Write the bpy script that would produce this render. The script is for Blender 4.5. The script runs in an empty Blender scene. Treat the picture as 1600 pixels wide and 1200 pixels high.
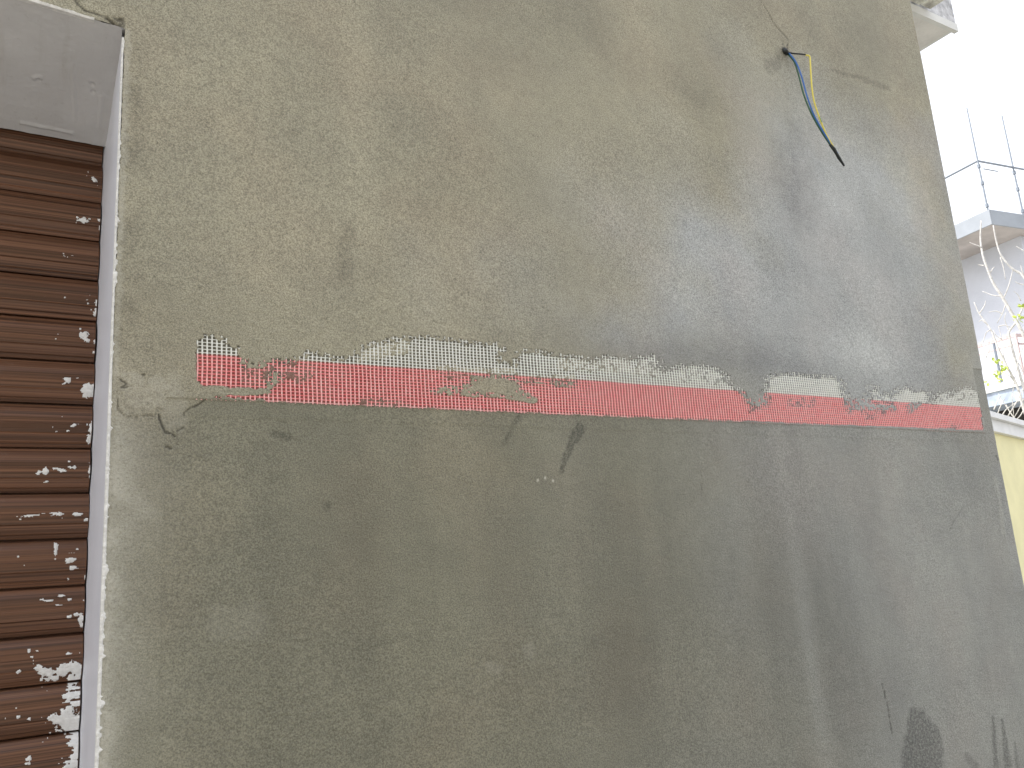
import bpy, bmesh, math, random
import numpy as np
from mathutils import Vector, Matrix
random.seed(7)
rng = np.random.default_rng(11)
S = bpy.context.scene
COL = S.collection

# ------------------------------------------------------------------ camera
# world: x along the facade (right), y into the facade, z up, ground z=0, facade plane y=0
ZC = 0.92; EYE = 1.5; F = 1320.0; CX, CY = 800.0, 600.0
def nrm(v): return v / np.linalg.norm(v)
_V = np.array([390 - CX, -5253 - CY, F]); _H = np.array([3036 - CX, 735 - CY, F])
_u = nrm(_V); _h = nrm(_H - np.dot(_H, _u) * _u); _d = np.cross(_h, _u)
if _d[2] < 0: _d = -_d
RM = np.array([_h, _d, _u])
CAMP = np.array([0, -ZC, EYE])
def ray(px, py): return RM @ np.array([px - CX, py - CY, F])
def P(px, py, y=0.0):                      # photo point on the plane at depth y
    r = ray(px, py); t = (ZC + y) / r[1]; return CAMP + r * t
def ATZ(px, py, z):                        # photo point on the level plane z
    r = ray(px, py); return CAMP + r * (z - EYE) / r[2]
def ATP(px, py, p0, n):                    # photo point on plane through p0 with normal n
    r = ray(px, py); return CAMP + r * (np.dot(np.asarray(p0) - CAMP, n) / np.dot(r, n))
cam_d = bpy.data.cameras.new('camera'); cam = bpy.data.objects.new('camera', cam_d); COL.objects.link(cam)
cam_d.sensor_width = 36; cam_d.lens = F / 1600 * 36; cam_d.clip_start = 0.02; cam_d.clip_end = 600
right = RM @ np.array([1, 0, 0]); up = RM @ np.array([0, -1, 0]); back = RM @ np.array([0, 0, -1])
M = Matrix(((right[0], up[0], back[0], CAMP[0]), (right[1], up[1], back[1], CAMP[1]), (right[2], up[2], back[2], CAMP[2]), (0, 0, 0, 1)))
cam.matrix_world = M
S.camera = cam
S.render.resolution_x = 1024; S.render.resolution_y = 768

# ------------------------------------------------------------------ light
SUN_DIR = nrm(np.array([-0.50, 0.33, 0.80]))       # towards the sun
elev = math.asin(SUN_DIR[2]); azim = math.atan2(SUN_DIR[0], SUN_DIR[1])
W = bpy.data.worlds.new('World'); S.world = W; W.use_nodes = True
wn = W.node_tree.nodes; wl = W.node_tree.links; wn.clear()
sky = wn.new('ShaderNodeTexSky'); sky.sky_type = 'NISHITA'; sky.sun_disc = False
sky.sun_elevation = elev; sky.sun_rotation = azim; sky.dust_density = 4.0; sky.air_density = 1.0; sky.ozone_density = 1.0
bw = wn.new('ShaderNodeRGBToBW'); wmix = wn.new('ShaderNodeMixRGB'); wmix.inputs[0].default_value = 0.72
bg = wn.new('ShaderNodeBackground'); bg.inputs[1].default_value = 0.13; wo = wn.new('ShaderNodeOutputWorld')
wl.new(sky.outputs[0], bw.inputs[0]); wl.new(sky.outputs[0], wmix.inputs[1]); wl.new(bw.outputs[0], wmix.inputs[2])
veil = wn.new('ShaderNodeMixRGB'); veil.inputs[0].default_value = 0.72; veil.inputs[2].default_value = (5.0, 5.2, 5.6, 1)   # thin high cloud
wl.new(wmix.outputs[0], veil.inputs[1]); wl.new(veil.outputs[0], bg.inputs[0]); wl.new(bg.outputs[0], wo.inputs[0])
sun_d = bpy.data.lights.new('sun', 'SUN'); sun_d.energy = 1.7; sun_d.angle = math.radians(3); sun_d.color = (1.0, 0.965, 0.91)
sun = bpy.data.objects.new('sun', sun_d); COL.objects.link(sun)
sun.rotation_euler = Vector(SUN_DIR).to_track_quat('Z', 'Y').to_euler()
S.view_settings.view_transform = 'Standard'; S.view_settings.look = 'None'
S.view_settings.exposure = 1.38; S.view_settings.gamma = 1.0; S.view_settings.use_curve_mapping = False

# ------------------------------------------------------------------ helpers
def tag(o, label=None, cat=None, group=None, kind=None):
    if label: o['label'] = label
    if cat: o['category'] = cat
    if group: o['group'] = group
    if kind: o['kind'] = kind
    return o
def empty(name, loc=(0, 0, 0)):
    o = bpy.data.objects.new(name, None); o.location = loc; o.empty_display_size = 0.1; COL.objects.link(o); return o
def link(name, me, mat=None, parent=None):
    o = bpy.data.objects.new(name, me); COL.objects.link(o)
    if mat: me.materials.append(mat)
    if parent:
        o.parent = parent
        q = parent; off = Vector((0, 0, 0))
        while q: off += q.location; q = q.parent
        o.location = -off
    return o
class MB:
    def __init__(s): s.v = []; s.f = []
    def box(s, a, b, ax=None):
        x0, y0, z0 = a; x1, y1, z1 = b; n = len(s.v)
        s.v += [(x0, y0, z0), (x1, y0, z0), (x1, y1, z0), (x0, y1, z0), (x0, y0, z1), (x1, y0, z1), (x1, y1, z1), (x0, y1, z1)]
        s.f += [tuple(n + i for i in q) for q in ((0, 3, 2, 1), (4, 5, 6, 7), (0, 1, 5, 4), (1, 2, 6, 5), (2, 3, 7, 6), (3, 0, 4, 7))]
        return s
    def obox(s, o, e1, e2, r1, r2, r3):    # box in a rotated frame
        n = len(s.v); o = np.asarray(o)
        for z in r3:
            for (a, b) in ((r1[0], r2[0]), (r1[1], r2[0]), (r1[1], r2[1]), (r1[0], r2[1])):
                p = o + e1 * a + e2 * b; s.v.append((p[0], p[1], z))
        s.f += [tuple(n + i for i in q) for q in ((0, 3, 2, 1), (4, 5, 6, 7), (0, 1, 5, 4), (1, 2, 6, 5), (2, 3, 7, 6), (3, 0, 4, 7))]
        return s
    def tube(s, pts, rad, k=6, cap=True):
        pts = [Vector(p) for p in pts]; n0 = len(s.v); m = len(pts)
        if not hasattr(rad, '__len__'): rad = [rad] * m
        ref = Vector((0.13, 0.2, 0.97))
        for i, p in enumerate(pts):
            t = (pts[min(i + 1, m - 1)] - pts[max(i - 1, 0)]).normalized()
            r = ref if abs(t.dot(ref)) < 0.93 else Vector((1, 0.1, 0))
            a = t.cross(r).normalized(); b = t.cross(a)
            for j in range(k):
                an = 2 * math.pi * j / k; q = p + (a * math.cos(an) + b * math.sin(an)) * rad[i]; s.v.append(tuple(q))
        for i in range(m - 1):
            for j in range(k):
                a0 = n0 + i * k + j; a1 = n0 + i * k + (j + 1) % k
                s.f.append((a0, a1, a1 + k, a0 + k))
        if cap:
            s.f.append(tuple(n0 + j for j in range(k))); s.f.append(tuple(n0 + (m - 1) * k + j for j in reversed(range(k))))
        return s
    def build(s, name, mat, parent=None, smooth=False):
        me = bpy.data.meshes.new(name); me.from_pydata(s.v, [], s.f); me.update()
        bm = bmesh.new(); bm.from_mesh(me); bmesh.ops.recalc_face_normals(bm, faces=bm.faces); bm.to_mesh(me); bm.free()
        if smooth: me.polygons.foreach_set('use_smooth', [True] * len(me.polygons))
        return link(name, me, mat, parent)
def curve_pts(pts, n=8):                   # Catmull-Rom through points
    pts = [np.array(p, float) for p in pts]; P_ = [2 * pts[0] - pts[1]] + pts + [2 * pts[-1] - pts[-2]]; out = []
    for i in range(1, len(P_) - 2):
        for k in range(n):
            t = k / n; a, b, c, d = P_[i - 1:i + 3]
            out.append(0.5 * ((2 * b) + (-a + c) * t + (2 * a - 5 * b + 4 * c - d) * t * t + (-a + 3 * b - 3 * c + d) * t ** 3))
    out.append(pts[-1]); return out

_T = rng.random((256, 256)).astype(np.float32)
def vn(x, y, sx, sy=None, off=0.0):        # value noise 0..1, cell sizes sx, sy
    sy = sy or sx
    x = np.asarray(x, np.float64) / sx + off * 17.31 + 500; y = np.asarray(y, np.float64) / sy + off * 9.77 + 500
    xi = np.floor(x).astype(np.int32); yi = np.floor(y).astype(np.int32); fx = (x - xi); fy = (y - yi)
    fx = fx * fx * (3 - 2 * fx); fy = fy * fy * (3 - 2 * fy)
    a = _T[yi & 255, xi & 255]; b = _T[yi & 255, (xi + 1) & 255]; c = _T[(yi + 1) & 255, xi & 255]; d = _T[(yi + 1) & 255, (xi + 1) & 255]
    return (a * (1 - fx) + b * fx) * (1 - fy) + (c * (1 - fx) + d * fx) * fy
def fbm(x, y, s, o=4, off=0.0, g=0.5):
    t = 0; a = 1; n = 0
    for k in range(o):
        t = t + a * vn(x, y, s / 2 ** k, off=off + k * 1.7); n += a; a *= g
    return t / n
def inpoly(x, z, poly):
    r = np.zeros(np.broadcast(x, z).shape, bool); n = len(poly)
    for i in range(n):
        x0, z0 = poly[i]; x1, z1 = poly[(i + 1) % n]
        if z0 == z1: continue
        c = ((z0 > z) != (z1 > z)) & (x < (x1 - x0) * (z - z0) / (z1 - z0) + x0); r ^= c
    return r
def W2(pts, y=0.0): return [tuple(P(a, b, y)[[0, 2]]) for a, b in pts]
def sdist(x, z, pl, w0=None):              # distance to a polyline, and parameter 0..1
    D = np.full(np.broadcast(x, z).shape, 9.0); T = np.zeros_like(D); n = len(pl) - 1
    for i in range(n):
        ax, az = pl[i]; bx, bz = pl[i + 1]; dx, dz = bx - ax, bz - az; L = dx * dx + dz * dz + 1e-12
        t = np.clip(((x - ax) * dx + (z - az) * dz) / L, 0, 1); d = np.hypot(x - ax - t * dx, z - az - t * dz)
        m = d < D; D = np.where(m, d, D); T = np.where(m, (i + t) / n, T)
    return D, T
def sst(a, b, v): t = np.clip((v - a) / (b - a), 0, 1); return t * t * (3 - 2 * t)

# ------------------------------------------------------------------ materials
class NT:
    def __init__(s, name):
        s.m = bpy.data.materials.new(name); s.m.use_nodes = True; s.t = s.m.node_tree; s.t.nodes.clear()
        s.o = s.t.nodes.new('ShaderNodeOutputMaterial'); s.b = s.t.nodes.new('ShaderNodeBsdfPrincipled'); s.t.links.new(s.b.outputs[0], s.o.inputs[0])
        s.tc = s.t.nodes.new('ShaderNodeTexCoord').outputs['Object']
    def L(s, a, b): s.t.links.new(a, b)
    def set(s, i, v):
        if isinstance(v, bpy.types.NodeSocket): s.L(v, i)
        elif v is not None:
            if hasattr(v, '__len__') and len(v) == 3 and i.type == 'RGBA': v = (*v, 1)
            i.default_value = v
    def mapping(s, scale, rot=(0, 0, 0)):
        n = s.t.nodes.new('ShaderNodeMapping'); n.inputs['Scale'].default_value = scale; n.inputs['Rotation'].default_value = rot; s.L(s.tc, n.inputs[0]); return n.outputs[0]
    def noise(s, scale, detail=4, rough=0.55, vec=None, dist=0.0):
        n = s.t.nodes.new('ShaderNodeTexNoise'); n.inputs['Scale'].default_value = scale; n.inputs['Detail'].default_value = detail; n.inputs['Roughness'].default_value = rough
        n.inputs['Distortion'].default_value = dist; s.L(vec or s.tc, n.inputs['Vector']); return n.outputs['Fac']
    def voro(s, scale, vec=None, feat='F1'):
        n = s.t.nodes.new('ShaderNodeTexVoronoi'); n.feature = feat; n.inputs['Scale'].default_value = scale; s.L(vec or s.tc, n.inputs['Vector']); return n.outputs[0]
    def ramp(s, v, a, b, lo=0.0, hi=1.0):
        n = s.t.nodes.new('ShaderNodeMapRange'); n.interpolation_type = 'SMOOTHSTEP'; s.set(n.inputs[0], v)
        n.inputs[1].default_value = a; n.inputs[2].default_value = b; n.inputs[3].default_value = lo; n.inputs[4].default_value = hi; return n.outputs[0]
    def math(s, op, a, b=None):
        n = s.t.nodes.new('ShaderNodeMath'); n.operation = op; s.set(n.inputs[0], a)
        if b is not None: s.set(n.inputs[1], b)
        return n.outputs[0]
    def mix(s, f, a, b, mode='MIX'):
        n = s.t.nodes.new('ShaderNodeMixRGB'); n.blend_type = mode; s.set(n.inputs[0], f); s.set(n.inputs[1], a); s.set(n.inputs[2], b); return n.outputs[0]
    def attr(s, name):
        n = s.t.nodes.new('ShaderNodeAttribute'); n.attribute_name = name; return n
    def sep(s, c):
        n = s.t.nodes.new('ShaderNodeSeparateColor'); s.L(c, n.inputs[0]); return n.outputs
    def bump(s, h, dist, strength=1.0, nor=None):
        n = s.t.nodes.new('ShaderNodeBump'); n.inputs['Distance'].default_value = dist; n.inputs['Strength'].default_value = strength; s.L(h, n.inputs['Height'])
        if nor: s.L(nor, n.inputs['Normal'])
        return n.outputs[0]
    def fin(s, col, rough=0.8, nor=None, spec=0.3, metal=0.0):
        s.set(s.b.inputs['Base Color'], col); s.set(s.b.inputs['Roughness'], rough); s.b.inputs['Specular IOR Level'].default_value = spec; s.b.inputs['Metallic'].default_value = metal
        if nor: s.L(nor, s.b.inputs['Normal'])
        return s.m
def simple(name, col, rough=0.7, sc=30.0, amp=0.15, bd=0.001, spec=0.3, metal=0.0, bs=None):
    n = NT(name); f = n.noise(sc, 5, 0.6)
    c = n.mix(n.ramp(f, 0.3, 0.7), tuple(x * (1 - amp) for x in col), tuple(min(1, x * (1 + amp)) for x in col))
    return n.fin(c, rough, n.bump(n.noise(bs or sc * 6, 4, 0.6), bd, 0.5), spec, metal)

# plaster of the big wall
n = NT('cement_plaster')
A = n.sep(n.attr('maska').outputs['Color']); B = n.sep(n.attr('maskb').outputs['Color'])
upper = (0.354, 0.332, 0.248); lower = (0.213, 0.206, 0.152); greyc = (0.348, 0.359, 0.359); greyl = (0.250, 0.254, 0.238)
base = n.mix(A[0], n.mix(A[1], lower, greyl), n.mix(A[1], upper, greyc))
m1 = n.noise(3.2, 5, 0.6, dist=0.3); base = n.mix(1.0, base, n.mix(n.ramp(m1, 0.3, 0.7), (0.90, 0.90, 0.90), (1.09, 1.085, 1.07)), 'MULTIPLY')
m2 = n.noise(16, 6, 0.65); base = n.mix(1.0, base, n.mix(n.ramp(m2, 0.3, 0.7), (0.955, 0.955, 0.96), (1.04, 1.04, 1.035)), 'MULTIPLY')
hue = n.noise(5.3, 3, 0.5); base = n.mix(n.ramp(hue, 0.42, 0.68, 0, 0.18), base, n.mix(1.0, base, (1.16, 0.96, 0.90), 'MULTIPLY'))
g1 = n.noise(640, 3, 0.7); base = n.mix(1.0, base, n.mix(n.ramp(g1, 0.34, 0.66), (0.66, 0.66, 0.65), (1.32, 1.32, 1.31)), 'MULTIPLY')
g2 = n.noise(330, 5, 0.8); base = n.mix(1.0, base, n.mix(n.ramp(g2, 0.30, 0.46), n.mix(A[0], (0.74, 0.73, 0.71), (0.50, 0.49, 0.46)), (1.06, 1.06, 1.06)), 'MULTIPLY')
g3 = n.noise(75, 5, 0.7); base = n.mix(1.0, base, n.mix(n.ramp(g3, 0.3, 0.7), (0.95, 0.95, 0.95), (1.04, 1.04, 1.04)), 'MULTIPLY')
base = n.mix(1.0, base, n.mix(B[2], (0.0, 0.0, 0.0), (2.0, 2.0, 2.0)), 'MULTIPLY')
base = n.mix(n.math('MULTIPLY', A[2], n.ramp(g2, 0.25, 0.6, 0.45, 1.0)), base, (0.58, 0.56, 0.48))
al = n.attr('maska').outputs['Alpha']
dampf = n.math('MULTIPLY', al, n.ramp(n.noise(230, 4, 0.75), 0.42, 0.60, 1.0, 0.30))
base = n.mix(dampf, base, n.mix(1.0, base, (0.42, 0.42, 0.42), 'MULTIPLY'))
base = n.mix(B[0], base, (0.30, 0.045, 0.045))
base = n.mix(B[1], base, (0.035, 0.032, 0.025))
hgt = n.math('ADD', n.math('MULTIPLY', n.noise(430, 3, 0.7), 1.0), n.math('ADD', n.math('MULTIPLY', n.noise(170, 4, 0.6), 1.2), n.math('MULTIPLY', n.noise(60, 4, 0.6), 0.7)))
PLASTER = n.fin(base, 0.62, n.bump(hgt, 0.0016, 0.9), 0.5)

# ------------------------------------------------------------------ the facade sheet
XL = P(177, 500)[0]; XR = P(1500, 400)[0] + 0.0; XR = P(1495.5, 370)[0]
ZS = P(190, 45)[2]                                  # lintel edge at the corner
DR = 0.1786                                          # reveal depth
ZSI = P(165, 234, DR)[2]
print('XL', XL, 'XR', XR, 'ZS', ZS, 'ZSI', ZSI)
BZ0 = P(900, 648)[2]; BZR = P(900, 594)[2]           # tape bottom and red/white line
def LF(x, z): return 0.0030 * (fbm(x, z, 0.45, 2, off=3) - 0.5) + 0.0008 * (fbm(x, z, 0.12, 2, off=5) - 0.5)

px_cols = np.arange(150, 1560, 1.65)
xs = [P(p, 600)[0] for p in px_cols]; xs = [x for x in xs if XL < x < XR]
xs = np.array(list(np.linspace(-2.2, -0.12, 24)) + list(np.linspace(-0.10, XL, 110)) + xs + [XR])
zs = np.concatenate([np.linspace(0, 1.02, 20), np.arange(1.03, BZ0 - 0.008, 0.0016), np.arange(BZ0 - 0.008, BZR + 0.065, 0.00075), np.arange(BZR + 0.065, ZS - 0.0008, 0.0016), np.arange(ZS, 2.75, 0.0019), np.linspace(2.77, 4.2, 20)])
X, Z = np.meshgrid(xs, zs); NX, NZ = len(xs), len(zs); print('grid', NX, NZ)

h = np.zeros_like(X); red = np.zeros_like(X); dark = np.zeros_like(X); damp = np.zeros_like(X); pale = np.zeros_like(X); tone = np.full_like(X, 0.5)
# upper coat: everything above the tape
TX0 = P(307, 570)[0]; TX1 = P(1534, 650)[0]
leftk = sst(TX0 + 0.02, TX0 - 0.05, X); coat = sst(BZ0 - 0.004 - 0.06 * leftk, BZ0 + 0.010 + 0.02 * leftk, Z + (0.006 + 0.05 * leftk) * (fbm(X, Z, 0.05, 3) - 0.5))
covered = Z > BZ0
open_top = [(307, 530), (335, 530), (350, 540), (372, 552), (374, 572), (390, 580), (420, 570), (455, 568), (478, 561), (486, 553), (495, 556), (520, 566), (545, 563), (560, 558), (570, 548), (590, 540), (610, 534), (650, 531), (662, 529), (680, 532), (715, 536), (735, 540), (782, 541), (774, 552), (776, 566), (800, 572), (811, 582), (811, 562), (816, 553), (835, 552), (870, 560), (905, 560), (920, 568), (945, 562), (965, 560), (985, 562), (1010, 562), (1020, 558), (1027, 574), (1035, 583), (1060, 578), (1080, 572), (1125, 581), (1130, 598), (1150, 612), (1160, 618), (1165, 630), (1180, 637), (1197, 635), (1199, 614), (1202, 594), (1215, 587), (1250, 588), (1275, 592), (1295, 590), (1308, 598), (1314, 620), (1322, 640), (1328, 652), (1334, 640), (1331, 624), (1337, 614), (1340, 634), (1360, 634), (1362, 603), (1372, 618), (1395, 622), (1410, 610), (1418, 606), (1425, 616), (1443, 612), (1450, 630), (1460, 633), (1470, 612), (1484, 620), (1500, 610), (1512, 607), (1527, 612), (1530, 634), (1536, 672), (1100, 656), (760, 643), (500, 631), (330, 622), (320, 606), (309, 596)]
islands = [[(662, 612), (690, 606), (728, 598), (738, 588), (770, 584), (800, 584), (812, 598), (818, 610), (842, 624), (836, 633), (806, 626), (760, 621), (708, 618)],
           [(812, 594), (862, 597), (902, 596), (900, 606), (872, 605), (858, 600), (815, 600)],
           [(418, 588), (430, 578), (441, 583), (440, 594), (428, 604), (420, 610), (414, 600)],
           [(318, 603), (345, 602), (366, 606), (420, 608), (430, 614), (400, 619), (345, 619), (322, 619)],
           [(1312, 600), (1342, 606), (1334, 640), (1329, 654), (1322, 640)],
           [(1338, 630), (1398, 633), (1400, 642), (1352, 641), (1335, 642)],
           [(1414, 634), (1424, 628), (1442, 630), (1430, 640), (1421, 648), (1416, 644)]]
thin = [[(374, 566), (480, 560), (500, 585), (470, 600), (410, 606), (376, 600)], [(680, 570), (735, 575), (735, 600), (690, 600)], [(735, 575), (800, 575), (815, 590), (760, 600), (730, 596)], [(1000, 562), (1030, 560), (1030, 590), (985, 586)],
        [(1060, 575), (1130, 580), (1130, 600), (1060, 594)], [(820, 586), (900, 586), (900, 598), (820, 600)], [(1155, 615), (1205, 612), (1205, 640), (1170, 645)], [(1230, 622), (1275, 622), (1275, 636), (1230, 636)], [(1340, 640), (1385, 642), (1380, 656), (1350, 655)], [(560, 545), (640, 530), (640, 552), (560, 566)], [(870, 560), (985, 558), (985, 584), (870, 578)], [(1443, 618), (1528, 610), (1528, 622), (1443, 632)], [(1360, 604), (1412, 612), (1412, 634), (1362, 634)],
        [(560, 622), (640, 628), (640, 640), (560, 636)], [(1485, 664), (1502, 665), (1502, 674), (1485, 674)]]
COVER = 0.00165
j0 = np.searchsorted(zs, BZ0 - 0.02); j1 = np.searchsorted(zs, BZR + 0.07); i0 = np.searchsorted(xs, TX0 - 0.03)
sx, sz = X[j0:j1, i0:], Z[j0:j1, i0:]
w = 0.0030
wx = sx + w * (fbm(sx, sz, 0.005, 4, off=1) - 0.5) * 2; wz = sz + w * (fbm(sx, sz, 0.005, 4, off=2) - 0.5) * 2.4
op = inpoly(wx, wz, W2(open_top)) & (sx > TX0 - 0.0012)
for isl in islands: op &= ~inpoly(wx, wz, W2(isl))
th = np.zeros(op.shape, bool)
for t_ in thin: th |= inpoly(wx, wz, W2(t_))
m = op.astype(float)
for _ in range(7):
    m[:, 1:-1] = (m[:, :-2] + m[:, 1:-1] * 2 + m[:, 2:]) / 4; m[1:-1] = (m[:-2] + m[1:-1] * 2 + m[2:]) / 4
mw = m.copy()
for _ in range(22):
    mw[:, 1:-1] = (mw[:, :-2] + mw[:, 1:-1] * 2 + mw[:, 2:]) / 4; mw[1:-1] = (mw[:-2] + mw[1:-1] * 2 + mw[2:]) / 4
cells = fbm(sx, sz, 0.0042, 3, off=7, g=0.65)
hard = fbm(sx, sz, 0.05, 2, off=17)
ew = 0.5 + np.clip((hard - 0.35) * 2.2, 0.15, 1.0) * 1.5 * (cells - 0.5)
cov = m < ew
edge = 4 * m * (1 - m)
rough = 0.0007 * (fbm(sx, sz, 0.005, 3, off=8) - 0.5)
hc = COVER + rough * (1 + 1.2 * edge)
ho = 0.00012 + 0.0007 * np.clip(cells - 0.48, 0, 1)
ho = np.where(th, 0.0001 + 0.0050 * np.clip(cells - 0.40, 0, 0.6), ho)
ho = np.maximum(ho, 0.0026 * edge * np.clip(cells - 0.40, 0, 1))
hh = np.where(cov, hc, np.minimum(ho, COVER))
lowh = 0.0004 + 0.3 * rough
bl = sst(BZ0 - 0.0018, BZ0 - 0.0002, sz)
hh = hh * bl + lowh * (1 - bl)
h[j0:j1, i0:] = hh
above = sz > BZR + 0.05
h[j1:, :] = COVER
hl = 0.0004 + (COVER - 0.0004) * sst(BZ0 - 0.004, BZ0 + 0.004, Z + 0.012 * (fbm(X, Z, 0.03, 3, off=9) - 0.5))
h[:j1, :i0] = 0.0013 + (hl[:j1, :i0] - 0.0013) * sst(TX0 - 0.10, TX0 - 0.03, X[:j1, :i0]) * 0.5
inred = sst(BZR + 0.0018, BZR + 0.0002, sz) * sst(BZ0 - 0.0016, BZ0 + 0.001, sz) * (sx > TX0 - 0.001) * (sx < TX1 + 0.001)
rr = np.where(cov, 0.0, 0.78) * inred * (0.55 + 0.6 * fbm(sx, sz, 0.02, 3, off=21)) * np.where(th, 0.55, 1)
red[j0:j1, i0:] = np.clip(rr, 0, 0.9)
pit = (mw > 0.015) & (sz > BZR - 0.03) & (sx > TX0 + 0.003) & (sx < TX1 - 0.006) & (fbm(sx, sz, 0.0036, 2, off=14) + 0.16 * fbm(sx, sz, 0.03, 2, off=16) + 0.25 * np.clip(mw, 0, 0.4) > 0.66) & cov
dark[j0:j1, i0:] = np.where(pit, 0.72, 0); h[j0:j1, i0:][pit] -= 0.0009
rim = (~cov) & (m < 0.75) & (fbm(sx, sz, 0.003, 2, off=15) > 0.5); dark[j0:j1, i0:][rim] = 0.6
# dark cells of the open white mesh
oc = (~cov) & (sz > BZR) & ~th; tone[j0:j1, i0:][oc] = np.interp(sx[oc], [TX0, P(1050, 600)[0], P(1250, 600)[0]], [0.20, 0.24, 0.42])
rc = (~cov) & (sz <= BZR) & (sz > BZ0); tone[j0:j1, i0:][rc] = 0.32
hole_rows = None
# small end strip at the right where the upper coat stops
endx = TX1 + 0.001 + 0.006 * (fbm(X * 0, Z, 0.05, 3) - 0.5)
zt = P(1535, 578)[2]
strip = (X > endx) & (Z < zt + 0.0) & (Z > BZ0 - 0.3)
h = np.where(strip & (Z > BZ0 - 0.01), 0.0003, h); coat = np.where(strip, 0.25, coat); 
# cracks
def crack(pts, wid, depth=0.0014, dk=0.85, jit=0.0012):
    global h, dark
    pl = W2(pts); xa = [p[0] for p in pl]; za = [p[1] for p in pl]
    a0 = np.searchsorted(xs, min(xa) - 0.02); a1 = np.searchsorted(xs, max(xa) + 0.02); b0 = np.searchsorted(zs, min(za) - 0.02); b1 = np.searchsorted(zs, max(za) + 0.02)
    x_, z_ = X[b0:b1, a0:a1], Z[b0:b1, a0:a1]
    d, t = sdist(x_ + jit * 2 * (fbm(x_, z_, 0.006, 3, off=31) - 0.5), z_ + jit * 2 * (fbm(x_, z_, 0.006, 3, off=33) - 0.5), pl)
    ww = wid * (0.4 + 1.2 * vn(t, t * 0, 0.13, off=len(pts))) * np.clip(6 * np.minimum(t, 1 - t) + 0.35, 0, 1)
    k = np.clip(1.25 - d / ww, 0, 1)
    h[b0:b1, a0:a1] -= depth * k; dark[b0:b1, a0:a1] = np.maximum(dark[b0:b1, a0:a1], dk * k)
crack([(1185, 0), (1196, 15), (1207, 36), (1215, 46), (1222, 54), (1230, 62), (1232, 69)], 0.0013, dk=0.7)
crack([(1220, 56), (1222, 64), (1223, 73)], 0.0012); crack([(1231, 69), (1228, 74), (1230, 79)], 0.0015)
crack([(183, 612), (184, 628), (184, 640), (193, 648), (205, 652), (218, 650), (232, 650), (247, 646)], 0.0007, dk=0.45)
crack([(248, 648), (252, 662), (257, 675), (268, 678), (274, 682)], 0.0014); crack([(277, 673), (289, 667)], 0.001, dk=0.6)
crack([(321, 625), (310, 632), (297, 637), (287, 645), (288, 651)], 0.0009, dk=0.6); crack([(258, 697), (268, 702)], 0.0014, dk=0.7)
crack([(186, 592), (197, 600), (190, 606), (201, 606)], 0.0013, dk=0.65); crack([(222, 585), (225, 588)], 0.002, dk=0.65)
crack([(1378, 1068), (1385, 1095), (1390, 1120), (1396, 1165)], 0.0013, dk=0.7); crack([(1095, 735), (1096, 752), (1096, 776)], 0.0009, depth=0.0008, dk=0.28)
crack([(1505, 792), (1492, 812), (1482, 832)], 0.0016, depth=0.0008, dk=0.25); crack([(1556, 712), (1560, 720)], 0.0022, dk=0.7)
crack([(470, 395), (490, 392), (508, 385)], 0.0006, depth=0.0004, dk=0.12); crack([(113, 0), (121, 12), (131, 20), (150, 26), (172, 34), (186, 44)], 0.0016, dk=0.8)
for q in [((180, 30), (190, 36)), ((176, 36), (193, 46)), ((188, 30), (195, 44)), ((165, 30), (180, 42))]: crack(q, 0.003, dk=0.75, jit=0.003)
# marks
def blob(pts, r0, r1, arr, val, nz=0.5, sc=0.006, soft=False):
    pl = W2(pts) if len(pts) > 1 else W2([pts[0], (pts[0][0] + 0.5, pts[0][1])]); xa = [p[0] for p in pl]; za = [p[1] for p in pl]; R_ = max(r0, r1) * 3.2
    a0 = np.searchsorted(xs, min(xa) - R_); a1 = np.searchsorted(xs, max(xa) + R_); b0 = np.searchsorted(zs, min(za) - R_); b1 = np.searchsorted(zs, max(za) + R_)
    x_, z_ = X[b0:b1, a0:a1], Z[b0:b1, a0:a1]; d, t = sdist(x_, z_, pl); r = r0 + (r1 - r0) * t
    q_ = d / r + nz * (fbm(x_, z_, sc, 3, off=r0 * 999) - 0.5) * 2
    if max(r0, r1) > 0.035: k = sst(1.9, -0.3, q_) * val
    else: k = sst(1.15, 0.55, q_) * val
    arr[b0:b1, a0:a1] = np.maximum(arr[b0:b1, a0:a1], k)
blob([(431, 678), (436, 679)], 0.006, 0.006, damp, 0.75); blob([(446, 679), (449, 681)], 0.006, 0.006, damp, 0.75); blob([(511, 792)], 0.006, 0.006, damp, 0.7)
blob([(906, 668), (895, 690), (886, 708), (877, 737)], 0.009, 0.004, damp, 0.95); blob([(813, 648), (800, 670), (787, 694)], 0.004, 0.004, damp, 0.6)
blob([(1429, 1120), (1426, 1160), (1424, 1200)], 0.016, 0.030, damp, 1.0, 0.3); blob([(1440, 1118), (1455, 1150), (1460, 1200)], 0.012, 0.030, damp, 1.0, 0.3)
blob([(1443, 1150), (1446, 1215)], 0.02, 0.034, damp, 1.0, 0.3); blob([(1463, 1135), (1467, 1170)], 0.005, 0.016, damp, 0.9); blob([(1512, 1182), (1525, 1200)], 0.008, 0.010, damp, 0.6)
blob([(1552, 1122), (1557, 1215)], 0.005, 0.009, damp, 0.9); blob([(1566, 1125), (1578, 1215)], 0.004, 0.015, damp, 0.95); blob([(1586, 1160), (1592, 1215)], 0.003, 0.010, damp, 0.7)
blob([(1220, 82), (1213, 98), (1200, 106)], 0.010, 0.016, damp, 0.55, 0.3)
blob([(1225, 80)], 0.0085, 0.0085, dark, 1.0, 0.15); 
blob([(1300, 112), (1340, 122), (1385, 138)], 0.005, 0.008, damp, 0.55, 0.9, 0.004); blob([(1237, 215), (1240, 270), (1241, 320)], 0.036, 0.04, damp, 0.42, 0.8, 0.02); blob([(1238, 240), (1240, 272)], 0.0045, 0.003, damp, 0.6, 0.7)
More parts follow.
